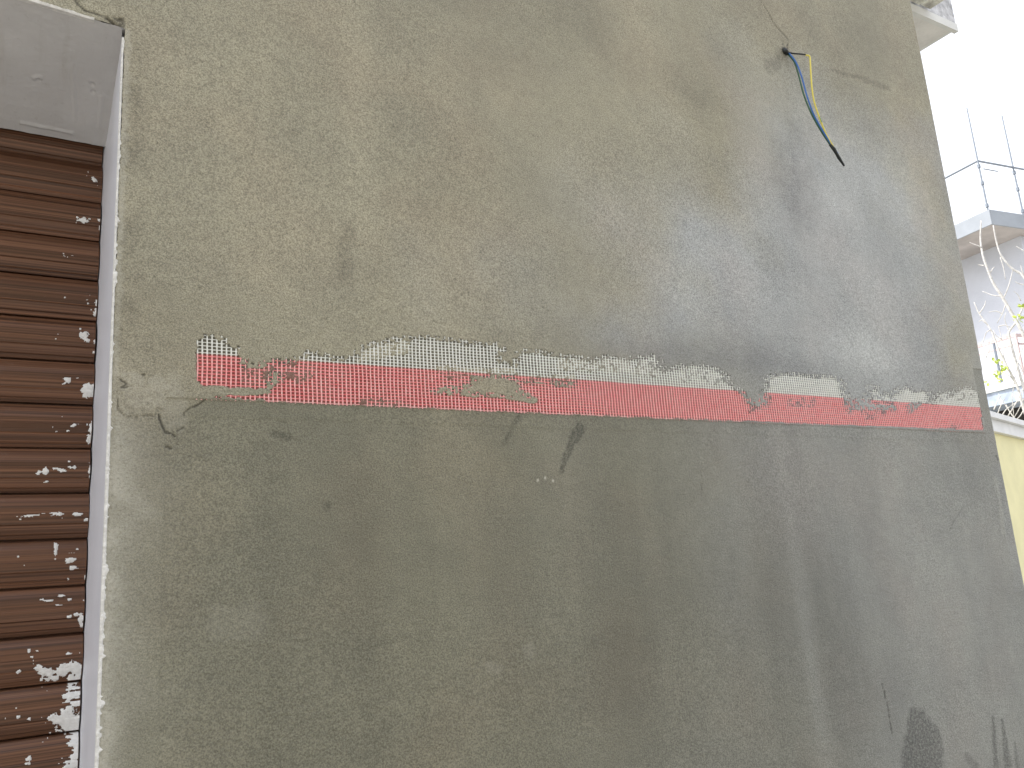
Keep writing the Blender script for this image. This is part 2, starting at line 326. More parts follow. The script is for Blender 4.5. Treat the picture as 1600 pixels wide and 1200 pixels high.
blob([(540, 370), (536, 430)], 0.016, 0.012, damp, 0.35, 0.8, 0.02)
blob([(345, 968), (395, 972)], 0.02, 0.02, pale, 0.10, 0.4, 0.02); blob([(766, 1040), (778, 1048)], 0.008, 0.008, pale, 0.13, 0.5); blob([(828, 1018)], 0.010, 0.010, pale, 0.12, 0.5)
for q_ in [(840, 751), (852, 747), (864, 751)]: blob([q_], 0.0020, 0.0020, pale, 1.0, 0.2, 0.003)

blob([(1555, 750), (1562, 780), (1567, 830)], 0.006, 0.007, pale, 0.2, 0.5, 0.02); blob([(200, 600), (215, 620), (240, 620), (250, 600)], 0.016, 0.012, pale, 0.30, 0.4); blob([(270, 600), (270, 655)], 0.012, 0.016, pale, 0.22, 0.5)
# pale bloom along the corner bead, lower part
dx = (X - XL) / 0.055 + 1.0 * (fbm(X, Z, 0.05, 4, off=44) - 0.5)
lowm = sst(1.78, 1.60, Z)
pale = np.maximum(pale, np.clip(0.95 * np.exp(-np.clip(dx, 0, 9) * 2.3), 0, 0.85) * lowm * (X > XL - 0.001))
pale = np.maximum(pale, 0.5 * sst(0.010, 0.002, np.abs(X - XL - 0.003) + 0.006 * fbm(X, Z, 0.008, 3, off=4)) * (X > XL - 0.01) * (Z < ZS))
dedge = sst(0.02, 0.0, np.abs(X - XL - 0.012)) * (Z > 1.7) * (Z < ZS) * sst(0.35, 0.6, fbm(X, Z, 0.03, 3, off=47)); damp = np.maximum(damp, 0.4 * dedge)
# colour drift of the cement, warm left, grey with painted sky sheen right
Pc = P(1050, 600)[0]; g = sst(0.50, 1.45, X + 0.5 * (fbm(X, Z, 0.35, 3, off=51) - 0.5) + 0.25 * (1.6 - Z))
top = sst(P(900, 200)[2] + 0.15, P(900, 200)[2] + 0.5, Z + 0.2 * (fbm(X, Z, 0.3, 3, off=52) - 0.5)); g = g * (1 - 0.9 * top)
# trowel bands and blotches of the lower coat
st = 0.6 * vn(X, Z, 0.10, 3.0, off=61) + 0.4 * vn(X + 0.02 * Z, Z, 0.035, 1.2, off=62)
tone = tone + (1 - coat) * 0.13 * (st - 0.5) + coat * 0.10 * (fbm(X, Z, 0.25, 4, off=63) - 0.5)
tone = tone * (1 + 0.10 * (fbm(X, Z, 0.012, 3, off=65) - 0.5))
def spot(px, py, rx, ry, dt, dg=0.0, tilt=0.0, nz=0.9, ns=0.09):  # soft cement tone patches; pale upper right ones have grazing sheen painted in
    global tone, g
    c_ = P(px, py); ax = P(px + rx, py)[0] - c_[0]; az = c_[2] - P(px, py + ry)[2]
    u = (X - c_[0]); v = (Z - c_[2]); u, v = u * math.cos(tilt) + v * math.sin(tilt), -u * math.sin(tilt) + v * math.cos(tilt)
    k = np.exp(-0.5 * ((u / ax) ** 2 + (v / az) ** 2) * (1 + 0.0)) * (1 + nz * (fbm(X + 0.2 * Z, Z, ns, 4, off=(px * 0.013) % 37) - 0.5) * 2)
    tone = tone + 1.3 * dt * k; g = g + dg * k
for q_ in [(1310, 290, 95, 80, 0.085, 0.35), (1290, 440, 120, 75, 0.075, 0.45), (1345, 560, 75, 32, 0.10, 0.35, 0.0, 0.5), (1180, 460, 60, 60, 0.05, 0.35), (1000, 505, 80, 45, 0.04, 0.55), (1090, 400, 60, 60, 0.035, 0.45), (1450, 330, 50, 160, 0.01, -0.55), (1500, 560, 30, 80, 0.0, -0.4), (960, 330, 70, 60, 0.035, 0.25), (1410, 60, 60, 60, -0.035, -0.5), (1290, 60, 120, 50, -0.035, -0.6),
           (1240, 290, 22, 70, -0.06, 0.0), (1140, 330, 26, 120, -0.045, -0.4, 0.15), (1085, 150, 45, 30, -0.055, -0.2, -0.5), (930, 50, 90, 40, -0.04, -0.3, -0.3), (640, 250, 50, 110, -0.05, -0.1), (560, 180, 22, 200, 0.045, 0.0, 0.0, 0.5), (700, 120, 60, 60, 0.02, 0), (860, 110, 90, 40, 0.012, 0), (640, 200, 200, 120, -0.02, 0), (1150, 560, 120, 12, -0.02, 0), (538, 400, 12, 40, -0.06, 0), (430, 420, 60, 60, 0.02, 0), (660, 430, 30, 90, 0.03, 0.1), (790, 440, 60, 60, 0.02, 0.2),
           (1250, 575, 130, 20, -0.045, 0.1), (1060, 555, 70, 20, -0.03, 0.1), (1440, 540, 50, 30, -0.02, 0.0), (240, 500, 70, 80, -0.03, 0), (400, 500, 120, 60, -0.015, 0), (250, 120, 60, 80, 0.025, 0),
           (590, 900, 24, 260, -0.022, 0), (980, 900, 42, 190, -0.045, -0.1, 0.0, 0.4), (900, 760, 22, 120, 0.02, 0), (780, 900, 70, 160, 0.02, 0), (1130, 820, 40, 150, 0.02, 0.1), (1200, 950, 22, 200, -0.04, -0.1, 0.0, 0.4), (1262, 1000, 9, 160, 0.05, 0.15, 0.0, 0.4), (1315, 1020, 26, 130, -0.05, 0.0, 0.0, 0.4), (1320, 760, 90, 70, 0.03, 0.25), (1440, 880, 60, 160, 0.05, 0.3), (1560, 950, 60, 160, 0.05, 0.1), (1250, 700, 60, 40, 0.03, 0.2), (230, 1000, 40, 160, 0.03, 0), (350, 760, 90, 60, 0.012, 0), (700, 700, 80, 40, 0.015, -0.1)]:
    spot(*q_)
tone -= 0.035 * coat * sst(P(400, 330)[2], P(400, 560)[2], Z)  # light falloff painted into the upper coat, darker down towards the tape
g = np.clip(g, 0, 1)
# grainy relief
h += LF(X, Z) + 0.00022 * (fbm(X, Z, 0.005, 2, off=71) - 0.5) + damp * 0.0003 * (fbm(X, Z, 0.003, 2, off=73) - 0.5)
scr = sst(0.72, 0.80, vn(X, Z + 0.25 * X, 0.09, 0.004, off=75)); h += 0.00010 * scr
# lumps at the door corner
bl_ = (X > XL - 0.012) & (Z < ZS + 0.01)
h += np.where(np.abs(X - XL) < 0.012, 0.0016 * (fbm(X, Z, 0.009, 3, off=81) - 0.4), 0) * (Z < ZS)
# arris of the far corner worn back
ar = np.clip((X - (XR - 0.008)) / 0.008, 0, 1); h -= 0.004 * ar ** 2
Xe = X.copy()
Xe[:, -1] += 0.004 * (fbm(X[:, -1], Z[:, -1], 0.03, 4, off=91) - 0.5)
iXL = int(np.searchsorted(xs, XL - 1e-9)); jag = 0.0034 * (fbm(Z[:, iXL], Z[:, iXL] * 0, 0.006, 3, off=93, g=0.7) - 0.35)
Xe[:, iXL] = np.where(Z[:, iXL] < ZS, X[:, iXL] - 0 + np.clip(jag, 0, 1), X[:, iXL])
jZS = int(np.searchsorted(zs, ZS - 1e-9)); Ze = Z.copy()
# the lintel line: rises a little to the left
slope = (P(47, 2)[2] - ZS) / (P(47, 2)[0] - P(190, 45)[0])
tl = np.clip((XL - X) / 1.0, 0, 1)
blend = np.exp(-np.abs(Z - ZS) / 0.15) * (X < XL)
Ze += blend * slope * np.clip(X - XL, -0.4, 0)
Ze[jZS, :iXL] += 0.002 * (fbm(X[jZS, :iXL], 0 * X[jZS, :iXL], 0.01, 3, off=95) - 0.3)

co = np.empty((NX * NZ, 3), np.float32); co[:, 0] = Xe.ravel(); co[:, 1] = -h.ravel(); co[:, 2] = Ze.ravel()
idx = np.arange(NX * NZ).reshape(NZ, NX)
q = np.stack([idx[:-1, :-1], idx[:-1, 1:], idx[1:, 1:], idx[1:, :-1]], -1)
jj, ii = np.meshgrid(np.arange(NZ - 1), np.arange(NX - 1), indexing='ij')
DOORL = -1.05
keep = ~((ii < iXL) & (xs[ii] > DOORL) & (jj < jZS))
q = q[keep]
me = bpy.data.meshes.new('front_wall'); me.vertices.add(len(co)); me.vertices.foreach_set('co', co.ravel())
me.loops.add(q.size); me.loops.foreach_set('vertex_index', q.ravel().astype(np.int32)); me.polygons.add(len(q)); me.polygons.foreach_set('loop_start', (np.arange(len(q)) * 4).astype(np.int32))
me.update(calc_edges=True); me.polygons.foreach_set('use_smooth', np.ones(len(q), bool))
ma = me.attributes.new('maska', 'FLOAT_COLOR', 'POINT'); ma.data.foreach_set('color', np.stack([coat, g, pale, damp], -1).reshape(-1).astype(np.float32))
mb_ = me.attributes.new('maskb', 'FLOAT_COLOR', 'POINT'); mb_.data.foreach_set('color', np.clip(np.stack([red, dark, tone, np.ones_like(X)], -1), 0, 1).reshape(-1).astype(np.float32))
me.update()
house = empty('plastered_house', (0, 0, 0)); tag(house, 'house with bare grey cement plaster wall beside the brown roller shutter', 'house')
link('front_wall', me, PLASTER, house)

n = NT('render_coat'); gg = n.noise(400, 3, 0.7); gm = n.noise(9, 5, 0.6)
c = n.mix(n.ramp(gm, 0.3, 0.7), (0.25, 0.235, 0.18), (0.32, 0.30, 0.235)); c = n.mix(1.0, c, n.mix(n.ramp(gg, 0.25, 0.75), (0.8, 0.8, 0.8), (1.15, 1.15, 1.15)), 'MULTIPLY')
RENDER = n.fin(c, 0.8, n.bump(n.noise(300, 4, 0.7), 0.0015, 0.8))
b = MB(); b.box((XR - 0.01, 0.006, 0), (XR - 0.001, 5.0, 4.2)); b.box((-2.2, 4.99, 0), (XR - 0.012, 5.1, 4.2)); b.box((-2.3, 0.0, 0), (-2.2, 5.1, 4.2)); b.box((-2.4, -0.02, 4.2), (XR + 0.06, 5.2, 4.36))
b.build('side_walls', RENDER, house)

# reveal and soffit of the shutter opening, painted white-grey
n = NT('painted_reveal'); f1 = n.noise(7, 5, 0.6); f2 = n.noise(90, 5, 0.7)
c = n.mix(n.ramp(f1, 0.35, 0.7), (0.56, 0.55, 0.545), (0.64, 0.63, 0.625)); c = n.mix(n.ramp(f2, 0.60, 0.72, 0, 0.25), c, (0.33, 0.31, 0.27))
f3 = n.noise(14, 4, 0.6, vec=n.mapping((6, 0.6, 0.3))); c = n.mix(n.ramp(f3, 0.55, 0.75, 0, 0.22), c, (0.40, 0.38, 0.34))
PAINT = n.fin(c, 0.55, n.bump(n.noise(120, 5, 0.65), 0.0010, 0.7), 0.35)
def sheet(name, fn, nu, nv, mat, parent, smooth=True):
    v = [tuple(fn(i / nu, j / nv)) for j in range(nv + 1) for i in range(nu + 1)]
    f = [(j * (nu + 1) + i, j * (nu + 1) + i + 1, (j + 1) * (nu + 1) + i + 1, (j + 1) * (nu + 1) + i) for j in range(nv) for i in range(nu)]
    me = bpy.data.meshes.new(name); me.from_pydata(v, [], f); me.update()
    if smooth: me.polygons.foreach_set('use_smooth', [True] * len(f))
    return link(name, me, mat, parent)
def jamb(u, v):
    z = v * (ZS + 0.0); y = -0.003 + u * (DR + 0.06)
    bev = 0.006 * (1 - min(u / 0.06, 1)) ** 2
    x = XL - 0.0008 + 0.0006 * float(fbm(y, z, 0.05, 3, off=101) * 2 - 1) - bev * 0.2
    if z > ZS - 0.055 * u / 0.75 - 0.004: pass
    return (x, y, z)
n = NT('jamb_paint'); c = n.mix(n.ramp(n.noise(11, 5, 0.6), 0.35, 0.7), (0.82, 0.83, 0.88), (0.87, 0.88, 0.93)); c = n.mix(n.ramp(n.noise(150, 4, 0.7), 0.6, 0.75, 0, 0.12), c, (0.5, 0.48, 0.44))
JPAINT = n.fin(c, 0.45, n.bump(n.noise(160, 4, 0.6), 0.0008, 0.6), 0.4)
sheet('door_jamb', jamb, 24, 420, JPAINT, house)
SX0 = P(0, 205, DR)
def sof_z(x, v):
    zo = ZS + slope * max(x - XL, -0.4) - 0.0005; zi = ZSI + (SX0[2] - ZSI) * min((XL - x) / (XL - SX0[0]), 3)
    return zo + (zi - zo) * v
def on_soffit(px, py):
    z = ZS - 0.03
    for _ in range(8):
        p = ATZ(px, py, z); z = sof_z(p[0], min(max((p[1] + 0.002) / (DR - 0.006), 0), 1))
    return (p[0], p[1])
ridges = [([on_soffit(33, 193), on_soffit(112, 208)], 0.0022, 0.0016), ([on_soffit(114, 100), on_soffit(117, 190)], 0.002, 0.0007), ([on_soffit(55, 122), on_soffit(62, 121)], 0.003, 0.0016), ([on_soffit(158, 150), on_soffit(155, 200)], 0.002, 0.0006)]
nu, nv = 560, 130
UX = XL + 0.001 - np.linspace(0, 1, nu + 1) ** 1.6 * 1.14; VY = np.linspace(0, 1, nv + 1); GXs, GVs = np.meshgrid(UX, VY); GYs = -0.002 + GVs * (DR - 0.006)
GZs = np.array([[sof_z(x, v) for x in UX] for v in VY])
GZs += 0.0016 * (fbm(GXs, GYs, 0.05, 3, off=111) - 0.5) + 0.0009 * (fbm(GXs, GYs, 0.012, 3, off=113) - 0.5) + 0.0012 * sst(0.03, 0.0, GYs) * (fbm(GXs, GYs, 0.006, 3, off=114) - 0.5)
for pl_, w_, d_ in ridges:
    D_, T_ = sdist(GXs + 0.002 * (fbm(GXs, GYs, 0.01, 2, off=115) - 0.5), GYs, pl_); GZs -= d_ * np.clip(1.4 - D_ / w_, 0, 1)
for pp_ in (on_soffit(144, 132), on_soffit(145, 144), on_soffit(60, 124)):
    GZs += 0.0022 * np.clip(1.3 - np.hypot(GXs - pp_[0], GYs - pp_[1]) / 0.0028, 0, 1)
sv = np.stack([GXs, GYs, GZs], -1).reshape(-1, 3).tolist(); sf = [(j * (nu + 1) + i, j * (nu + 1) + i + 1, (j + 1) * (nu + 1) + i + 1, (j + 1) * (nu + 1) + i) for j in range(nv) for i in range(nu)]
me = bpy.data.meshes.new('door_soffit'); me.from_pydata(sv, [], sf); me.update(); me.polygons.foreach_set('use_smooth', [True] * len(sf)); link('door_soffit', me, PAINT, house)
b = MB(); zi0 = ZSI; b.box((DOORL - 0.1, DR - 0.004, ZSI - 0.004), (XL + 0.01, DR + 0.0, ZSI + 0.05)); 
DKM = simple('shutter_box_dark', (0.02, 0.017, 0.015), 0.8)
b2 = MB(); b2.box((DOORL - 0.1, DR + 0.12, 0), (XL + 0.1, DR + 0.14, ZS + 0.1)); b2.build('shutter_box', DKM, house)
b3 = MB(); b3.box((DOORL - 0.02, 0.002, 0), (DOORL, DR + 0.08, ZS)); b3.build('far_jamb', PAINT, house)

# white corner bead: ragged plastic strip on the arris
WHT = simple('bead_white', (0.78, 0.77, 0.74), 0.6, 200, 0.12, 0.0006)
b = MB(); z = 0.9
k = 0
zz = np.arange(0.9, ZS - 0.012, 0.0010)
on = sst(0.48, 0.66, fbm(zz, zz * 0, 0.018, 4, off=122, g=0.75)) * (0.5 + 0.5 * sst(0.35, 0.6, fbm(zz, zz * 0, 0.2, 2, off=124)))
wd = 0.0006 + 0.0010 * sst(1.85, 1.6, zz) + 0.0034 * on * np.clip(fbm(zz, zz * 0, 0.0032, 2, off=121) * 2.6 - 0.9, 0, 1.2)
pr = 0.0022 + 0.0018 * fbm(zz, zz * 0, 0.003, 2, off=123)
vs, fs = [], []
for i_, z_ in enumerate(zz):
    x0 = XL - 0.0020; vs += [(x0, 0.001, z_), (x0 - 0.0002, -pr[i_] * 0.8, z_), (x0 + 0.0012 + wd[i_] * 0.5, -pr[i_] - 0.0006, z_), (x0 + 0.0016 + wd[i_], -pr[i_] * 0.7, z_), (x0 + 0.0018 + wd[i_], 0.002, z_)]
for i_ in range(len(zz) - 1):
    for t_ in range(4): a_ = i_ * 5 + t_; fs.append((a_, a_ + 1, a_ + 6, a_ + 5))
me = bpy.data.meshes.new('corner_bead'); me.from_pydata(vs, [], fs); me.update(); link('corner_bead', me, WHT, house)
# bead under the lintel
b = MB(); vs, fs = [], []
xx = np.arange(-0.5, XL - 0.030, 0.0018)
wd = 0.0003 + 0.006 * np.clip(fbm(xx, xx * 0, 0.008, 3, off=131, g=0.7) - 0.48, 0, 1) * 2
for i_, x_ in enumerate(xx):
    zo = ZS + slope * max(x_ - XL, -0.4); vs += [(x_, 0.002, zo - 0.002), (x_, -0.0035, zo - 0.002), (x_, -0.0045, zo + wd[i_] * 0.5), (x_, 0.001, zo + wd[i_])]
for i_ in range(len(xx) - 1):
    for t_ in range(3): a_ = i_ * 4 + t_; fs.append((a_, a_ + 4, a_ + 5, a_ + 1))
me = bpy.data.meshes.new('lintel_bead'); me.from_pydata(vs, [], fs); me.update(); link('lintel_bead', me, WHT, house)

# ------------------------------------------------------------------ roller shutter
n = NT('brown_slat')
info = n.t.nodes.new('ShaderNodeObjectInfo').outputs['Random']
mp = n.t.nodes.new('ShaderNodeMapping'); mp.inputs['Scale'].default_value = (0.9, 1, 380); n.L(n.tc, mp.inputs[0])
cmb = n.t.nodes.new('ShaderNodeCombineXYZ'); n.L(n.math('MULTIPLY', info, 37.0), cmb.inputs[0]); n.L(n.math('MULTIPLY', info, 91.0), cmb.inputs[2]); n.L(cmb.outputs[0], mp.inputs['Location'])
s1 = n.noise(1.0, 5, 0.65, vec=mp.outputs[0]); s2 = n.noise(0.35, 3, 0.6, vec=mp.outputs[0]); s3 = n.noise(3.0, 3, 0.7, vec=mp.outputs[0])
c = n.mix(n.ramp(s1, 0.28, 0.72), (0.060, 0.028, 0.016), (0.245, 0.124, 0.070)); c = n.mix(n.ramp(s2, 0.35, 0.65), n.mix(1.0, c, (0.62, 0.58, 0.56), 'MULTIPLY'), n.mix(1.0, c, (1.2, 1.15, 1.15), 'MULTIPLY'))
c = n.mix(n.ramp(s3, 0.6, 0.75, 0, 0.5), c, (0.23, 0.15, 0.11))
dust = n.noise(60, 5, 0.7); c = n.mix(n.ramp(dust, 0.60, 0.8, 0, 0.18), c, (0.35, 0.31, 0.28))
SLAT = n.fin(c, n.ramp(s1, 0.3, 0.7, 0.27, 0.42), n.bump(s1, 0.0004, 0.6), 0.45)
# slat edges fitted on the picture, constant pitch
ys_ = [357, 422, 487, 557, 627, 698, 770, 846, 921, 1002, 1079, 1162]; zc = np.array([P(0, a, DR)[2] for a in ys_]); kk = np.arange(len(ys_))
pitch, z_first = np.polyfit(kk, zc, 1); pitch = -pitch; print('pitch', pitch, z_first, np.abs(zc - (z_first - pitch * kk)).max())
prof = [(0.000, 0.0075), (0.000, 0.0030), (0.016, -0.0006), (0.030, -0.0012), (0.10, -0.0032), (0.20, -0.0056), (0.32, -0.0072), (0.44, -0.0078), (0.455, -0.0075), (0.47, -0.0079), (0.58, -0.0076), (0.66, -0.0068), (0.675, -0.0060), (0.69, -0.0064), (0.78, -0.0048), (0.86, -0.0030), (0.875, -0.0022), (0.885, -0.0024), (0.965, -0.0004), (0.970, 0.0065), (1.00, 0.0068)]
prof = [(a_, b_ * 1.45 if b_ < 0 else b_) for a_, b_ in prof]
def slat_y(u):                              # u measured down from the slat top, 0..1
    u = np.asarray(u) % 1.0; return np.interp(u, [p[0] for p in prof[1:]], [p[1] for p in prof[1:]])
shutter = empty('roller_shutter', (0, DR, 0)); tag(shutter, 'brown wood-grain roller shutter spattered with white plaster, in the opening at left', 'shutter')
vs = []; fs = []; nxs = 2
X0s, X1s = DOORL + 0.004, XL - 0.0022
for i_ in range(nxs): vs += [(X0s + (X1s - X0s) * i_ / (nxs - 1), p[1] + 0.008, -p[0] * pitch) for p in prof]
m_ = len(prof)
for i_ in range(nxs - 1):
    for k_ in range(m_ - 1): fs.append((i_ * m_ + k_, (i_ + 1) * m_ + k_, (i_ + 1) * m_ + k_ + 1, i_ * m_ + k_ + 1))
sm = bpy.data.meshes.new('slat'); sm.from_pydata(vs, [], fs); sm.update(); sm.materials.append(SLAT)
ktop = -3; kbot = int(z_first / pitch)
slats = {}
for k_ in range(ktop, kbot):
    o = bpy.data.objects.new('slat', sm); COL.objects.link(o); o.parent = shutter; o.location = (0.0004 * math.sin(k_ * 2.3), 0.0006 * math.sin(k_ * 5.1) + (0.011 if k_ == -3 else 0.003 if k_ == -2 else 0), z_first - pitch * k_); slats[k_] = o
gb = MB(); gb.box((X0s, DR + 0.022, 0), (X1s, DR + 0.026, z_first + 4 * pitch)); gb.build('backing', DKM, shutter)

# plaster splashes on the shutter, each a thin ragged scab following the slats
SPL = simple('dry_white_plaster', (0.92, 0.92, 0.91), 0.85, 260, 0.06, 0.0016)
def splash(items, seed, thr=0.5, res=0.0007, raw=0.5, lab=None, streak=False):
    pts = []
    for it in items:
        c_ = P(it[0], it[1], DR); s_ = ATscale
        pts.append((c_[0], c_[2], it[2] * s_, it[3] * s_, it[4] if len(it) > 4 else 0.0))
    x0 = min(p[0] - p[2] * 1.7 for p in pts); x1 = min(max(p[0] + p[2] * 1.7 for p in pts), X1s - 0.0002); z0 = min(p[1] - p[3] * 1.7 for p in pts); z1 = max(p[1] + p[3] * 1.7 for p in pts)
    gx = np.arange(x0, x1, res); gz = np.arange(z0, z1, res); GX, GZ = np.meshgrid(gx, gz)
    fld = np.zeros_like(GX)
    for (a, c_, ra, rb, an) in pts:
        ca, sa = math.cos(an), math.sin(an); dx_ = (GX - a) * ca + (GZ - c_) * sa; dz_ = -(GX - a) * sa + (GZ - c_) * ca
        fld = np.maximum(fld, 1.25 - np.hypot(dx_ / ra, dz_ / rb) * 0.75)
    nz = fbm(GX, GZ, 0.0048, 4, off=seed, g=0.85); 
    if streak: nz = 0.55 * nz + 0.45 * vn(GX, GZ, 0.012, 0.0016, off=seed + 3)
    fl = fld + (raw + 0.25) * (nz - 0.5) * 2
    mk = fl > thr
    if mk.sum() < 6: return
    th_ = np.clip((fl - thr) * 2.2, 0, 1) ** 0.6 * (0.0010 + 0.0016 * fbm(GX, GZ, 0.004, 3, off=seed + 5))
    u = (z_first - GZ) / pitch; Y = DR + 0.008 + slat_y(u) - th_ - 0.0002
    gidx = np.arange(GX.size).reshape(GX.shape); cell = mk[:-1, :-1] & mk[1:, :-1] & mk[:-1, 1:] & mk[1:, 1:]
    # leave the slat joints open
    uu = ((z_first - GZ) / pitch) % 1.0; cell &= ~((uu[:-1, :-1] > 0.965) | (uu[:-1, :-1] < 0.012))
    if cell.sum() < 2: return
    Q = np.stack([gidx[:-1, :-1][cell], gidx[:-1, 1:][cell], gidx[1:, 1:][cell], gidx[1:, :-1][cell]], -1)
    # one object per scab; crumbs too small to pick apart stay together
    lab_ = -np.ones(cell.shape, int); comps = []; L0 = list(zip(*np.nonzero(cell)))
    for c0 in L0:
        if lab_[c0] >= 0: continue
        st_ = [c0]; lab_[c0] = len(comps); n_ = 0
        while st_:
            a_, b_ = st_.pop(); n_ += 1
            for da, db in ((1, 0), (-1, 0), (0, 1), (0, -1)):
                u_, v_ = a_ + da, b_ + db
                if 0 <= u_ < cell.shape[0] and 0 <= v_ < cell.shape[1] and cell[u_, v_] and lab_[u_, v_] < 0: lab_[u_, v_] = len(comps); st_.append((u_, v_))
        comps.append(n_)
    lc = lab_[cell]; big = [i_ for i_, c_ in enumerate(comps) if c_ >= 40]; first = True
    for w_ in big + ['rest']:
        sel = (lc == w_) if w_ != 'rest' else ~np.isin(lc, big)
        if sel.sum() < 2: continue
        used, inv = np.unique(Q[sel], return_inverse=True); Q2 = inv.reshape(-1, 4)
        vv = np.stack([GX.ravel()[used], Y.ravel()[used], GZ.ravel()[used]], -1)
        nm = 'plaster_splash' if w_ != 'rest' else 'plaster_crumbs'
        me = bpy.data.meshes.new(nm); me.from_pydata(vv.tolist(), [], Q2.tolist()); me.update(); me.polygons.foreach_set('use_smooth', [True] * len(Q2))
        o = link(nm, me, SPL, shutter)
        if w_ == 'rest': o['kind'] = 'stuff'
        elif lab and comps[w_] == max(comps): o['label'] = lab
ATscale = float(np.linalg.norm(P(101, 600, DR) - P(100, 600, DR)))
splash([(146, 283, 6, 6), (137, 270, 2, 3), (152, 292, 2, 2), (135, 277, 1.5, 1.5), (161, 286, 1.5, 1.5)], 1)
splash([(129, 346, 9, 7), (121, 342, 3, 3), (139, 344, 3, 2)], 2)
splash([(155, 346, 5, 3), (158, 358, 4, 10), (157, 386, 2, 3)], 3)
splash([(104, 403, 7, 1.6, -0.2), (99, 398, 2, 2), (114, 402, 4, 1.2)], 4, raw=0.6)
splash([(101, 466, 2, 2), (136, 470, 2, 1.5), (137, 476, 2, 2), (142, 484, 2, 2), (92, 466, 1, 1), (140, 463, 1.2, 1.5)], 5)
splash([(152, 475, 4, 8), (150, 488, 6, 8)], 6)
splash([(131, 524, 9, 8), (134, 532, 6, 6), (147, 534, 2, 5), (126, 515, 3, 3), (90, 524, 1.5, 1.5), (87, 531, 2, 2)], 7, raw=0.45, lab='round white plaster dab level with the tape end')
splash([(147, 550, 5, 4), (150, 538, 2, 2)], 8)
splash([(105, 595, 8, 5), (100, 600, 3, 3), (120, 592, 3, 1.5)], 9)
splash([(138, 611, 12, 14)], 10, raw=0.3, lab='largest round white plaster dab, touching the jamb')
splash([(113, 666, 5, 4), (88, 675, 3, 2), (106, 674, 3, 2), (122, 664, 2, 1), (82, 668, 1.5, 1.5), (97, 652, 1.2, 1.2)], 11)
splash([(142, 670, 5, 12), (139, 685, 4, 8), (145, 658, 3, 3), (136, 664, 2, 4)], 12)
splash([(67, 737, 9, 7), (60, 741, 5, 3), (72, 753, 6, 2), (90, 733, 10, 3), (107, 722, 4, 2.5), (115, 731, 8, 3), (98, 736, 6, 3)], 13, raw=0.7)
splash([(140, 735, 3, 10), (141, 747, 3, 4), (139, 724, 2, 2)], 14)
splash([(50, 806, 22, 4, 0.08), (86, 803, 12, 4, 0.05), (30, 812, 6, 1.5), (122, 804, 8, 3), (91, 818, 2, 2)], 15, thr=0.62, raw=0.85, streak=True, lab='thin smeared white plaster streak')
splash([(135, 812, 5, 3)], 16)
splash([(87, 852, 4, 7), (86, 864, 3, 6), (86, 874, 1.5, 2)], 17)
splash([(110, 874, 11, 9), (120, 857, 3, 3), (112, 886, 7, 5)], 18, thr=0.65, raw=0.85, streak=True)
splash([(135, 900, 3, 7), (107, 905, 2, 3), (28, 870, 2, 2), (38, 884, 1.5, 1.5)], 19)
splash([(76, 939, 9, 3), (97, 932, 6, 3), (108, 937, 4, 4), (90, 945, 6, 2), (66, 936, 4, 2)], 20, thr=0.6, raw=0.8, streak=True)
splash([(127, 967, 6, 8), (123, 960, 8, 3), (129, 977, 4, 5), (109, 963, 4, 3), (131, 938, 2, 2)], 21)
splash([(45, 1016, 3, 4), (50, 1026, 3, 2), (58, 1017, 3, 1.5), (29, 1049, 4, 3, 0.6), (52, 1032, 1.5, 1.5), (107, 1021, 5, 2.5), (124, 1020, 2, 2)], 22)
splash([(115, 1043, 20, 8), (98, 1048, 12, 9, 0.3), (112, 1060, 6, 10), (122, 1056, 6, 10), (72, 1050, 14, 6, -0.6), (82, 1060, 12, 4), (57, 1044, 4, 3)], 23, thr=0.30, raw=0.62, lab='large smeared white plaster patch near the shutter foot')
splash([(116, 1086, 14, 7), (120, 1098, 12, 4), (114, 1076, 10, 3)], 24, thr=0.34, raw=0.65, streak=True)
splash([(102, 1118, 14, 9, 0.8), (112, 1130, 16, 14), (90, 1124, 14, 6, -0.6), (80, 1120, 6, 3), (120, 1142, 10, 6)], 25, thr=0.26, raw=0.6)
splash([(118, 1155, 10, 10), (122, 1168, 8, 8), (120, 1180, 8, 6), (116, 1195, 14, 7), (104, 1198, 6, 6)], 26, thr=0.28, raw=0.6, streak=True)
splash([(45, 1184, 4, 4), (44, 1192, 4, 2.5), (28, 1120, 3, 3), (8, 1122, 2, 2), (45, 1123, 4, 3), (25, 1106, 1.5, 1.5)], 27)

# ------------------------------------------------------------------ fibreglass tape in the plaster
n = NT('mesh_white'); WM = n.fin(n.mix(n.ramp(n.noise(350, 3, 0.6), 0.3, 0.7), (0.78, 0.79, 0.72), (0.88, 0.88, 0.84)), 0.5, None, 0.4)
n = NT('mesh_red'); RMt = n.fin(n.mix(n.ramp(n.noise(260, 3, 0.7), 0.3, 0.72), (0.86, 0.18, 0.19), (0.95, 0.37, 0.37)), 0.5, None, 0.4)
n = NT('mesh_pink'); PKt = n.fin(n.mix(n.ramp(n.noise(160, 3, 0.7), 0.3, 0.7), (0.93, 0.38, 0.38), (0.96, 0.60, 0.57)), 0.5, None, 0.4)
tape = empty('mesh_tape', (TX0, 0, BZ0)); tag(tape, 'strip of red and white fibreglass mesh tape half buried in the cement wall', 'mesh tape')
CW, CH = 0.00503, 0.00388
rows = np.arange(BZ0 + 0.0004, BZR + 0.056, CH); cols = np.arange(TX0 + 0.0008, TX1, CW)
warpz = lambda x, z: z + 0.0007 * (fbm(x, z, 0.05, 2, off=141) - 0.5) * 2
warpx = lambda x, z: x + 0.0009 * (fbm(x, z, 0.03, 2, off=143) - 0.5) * 2
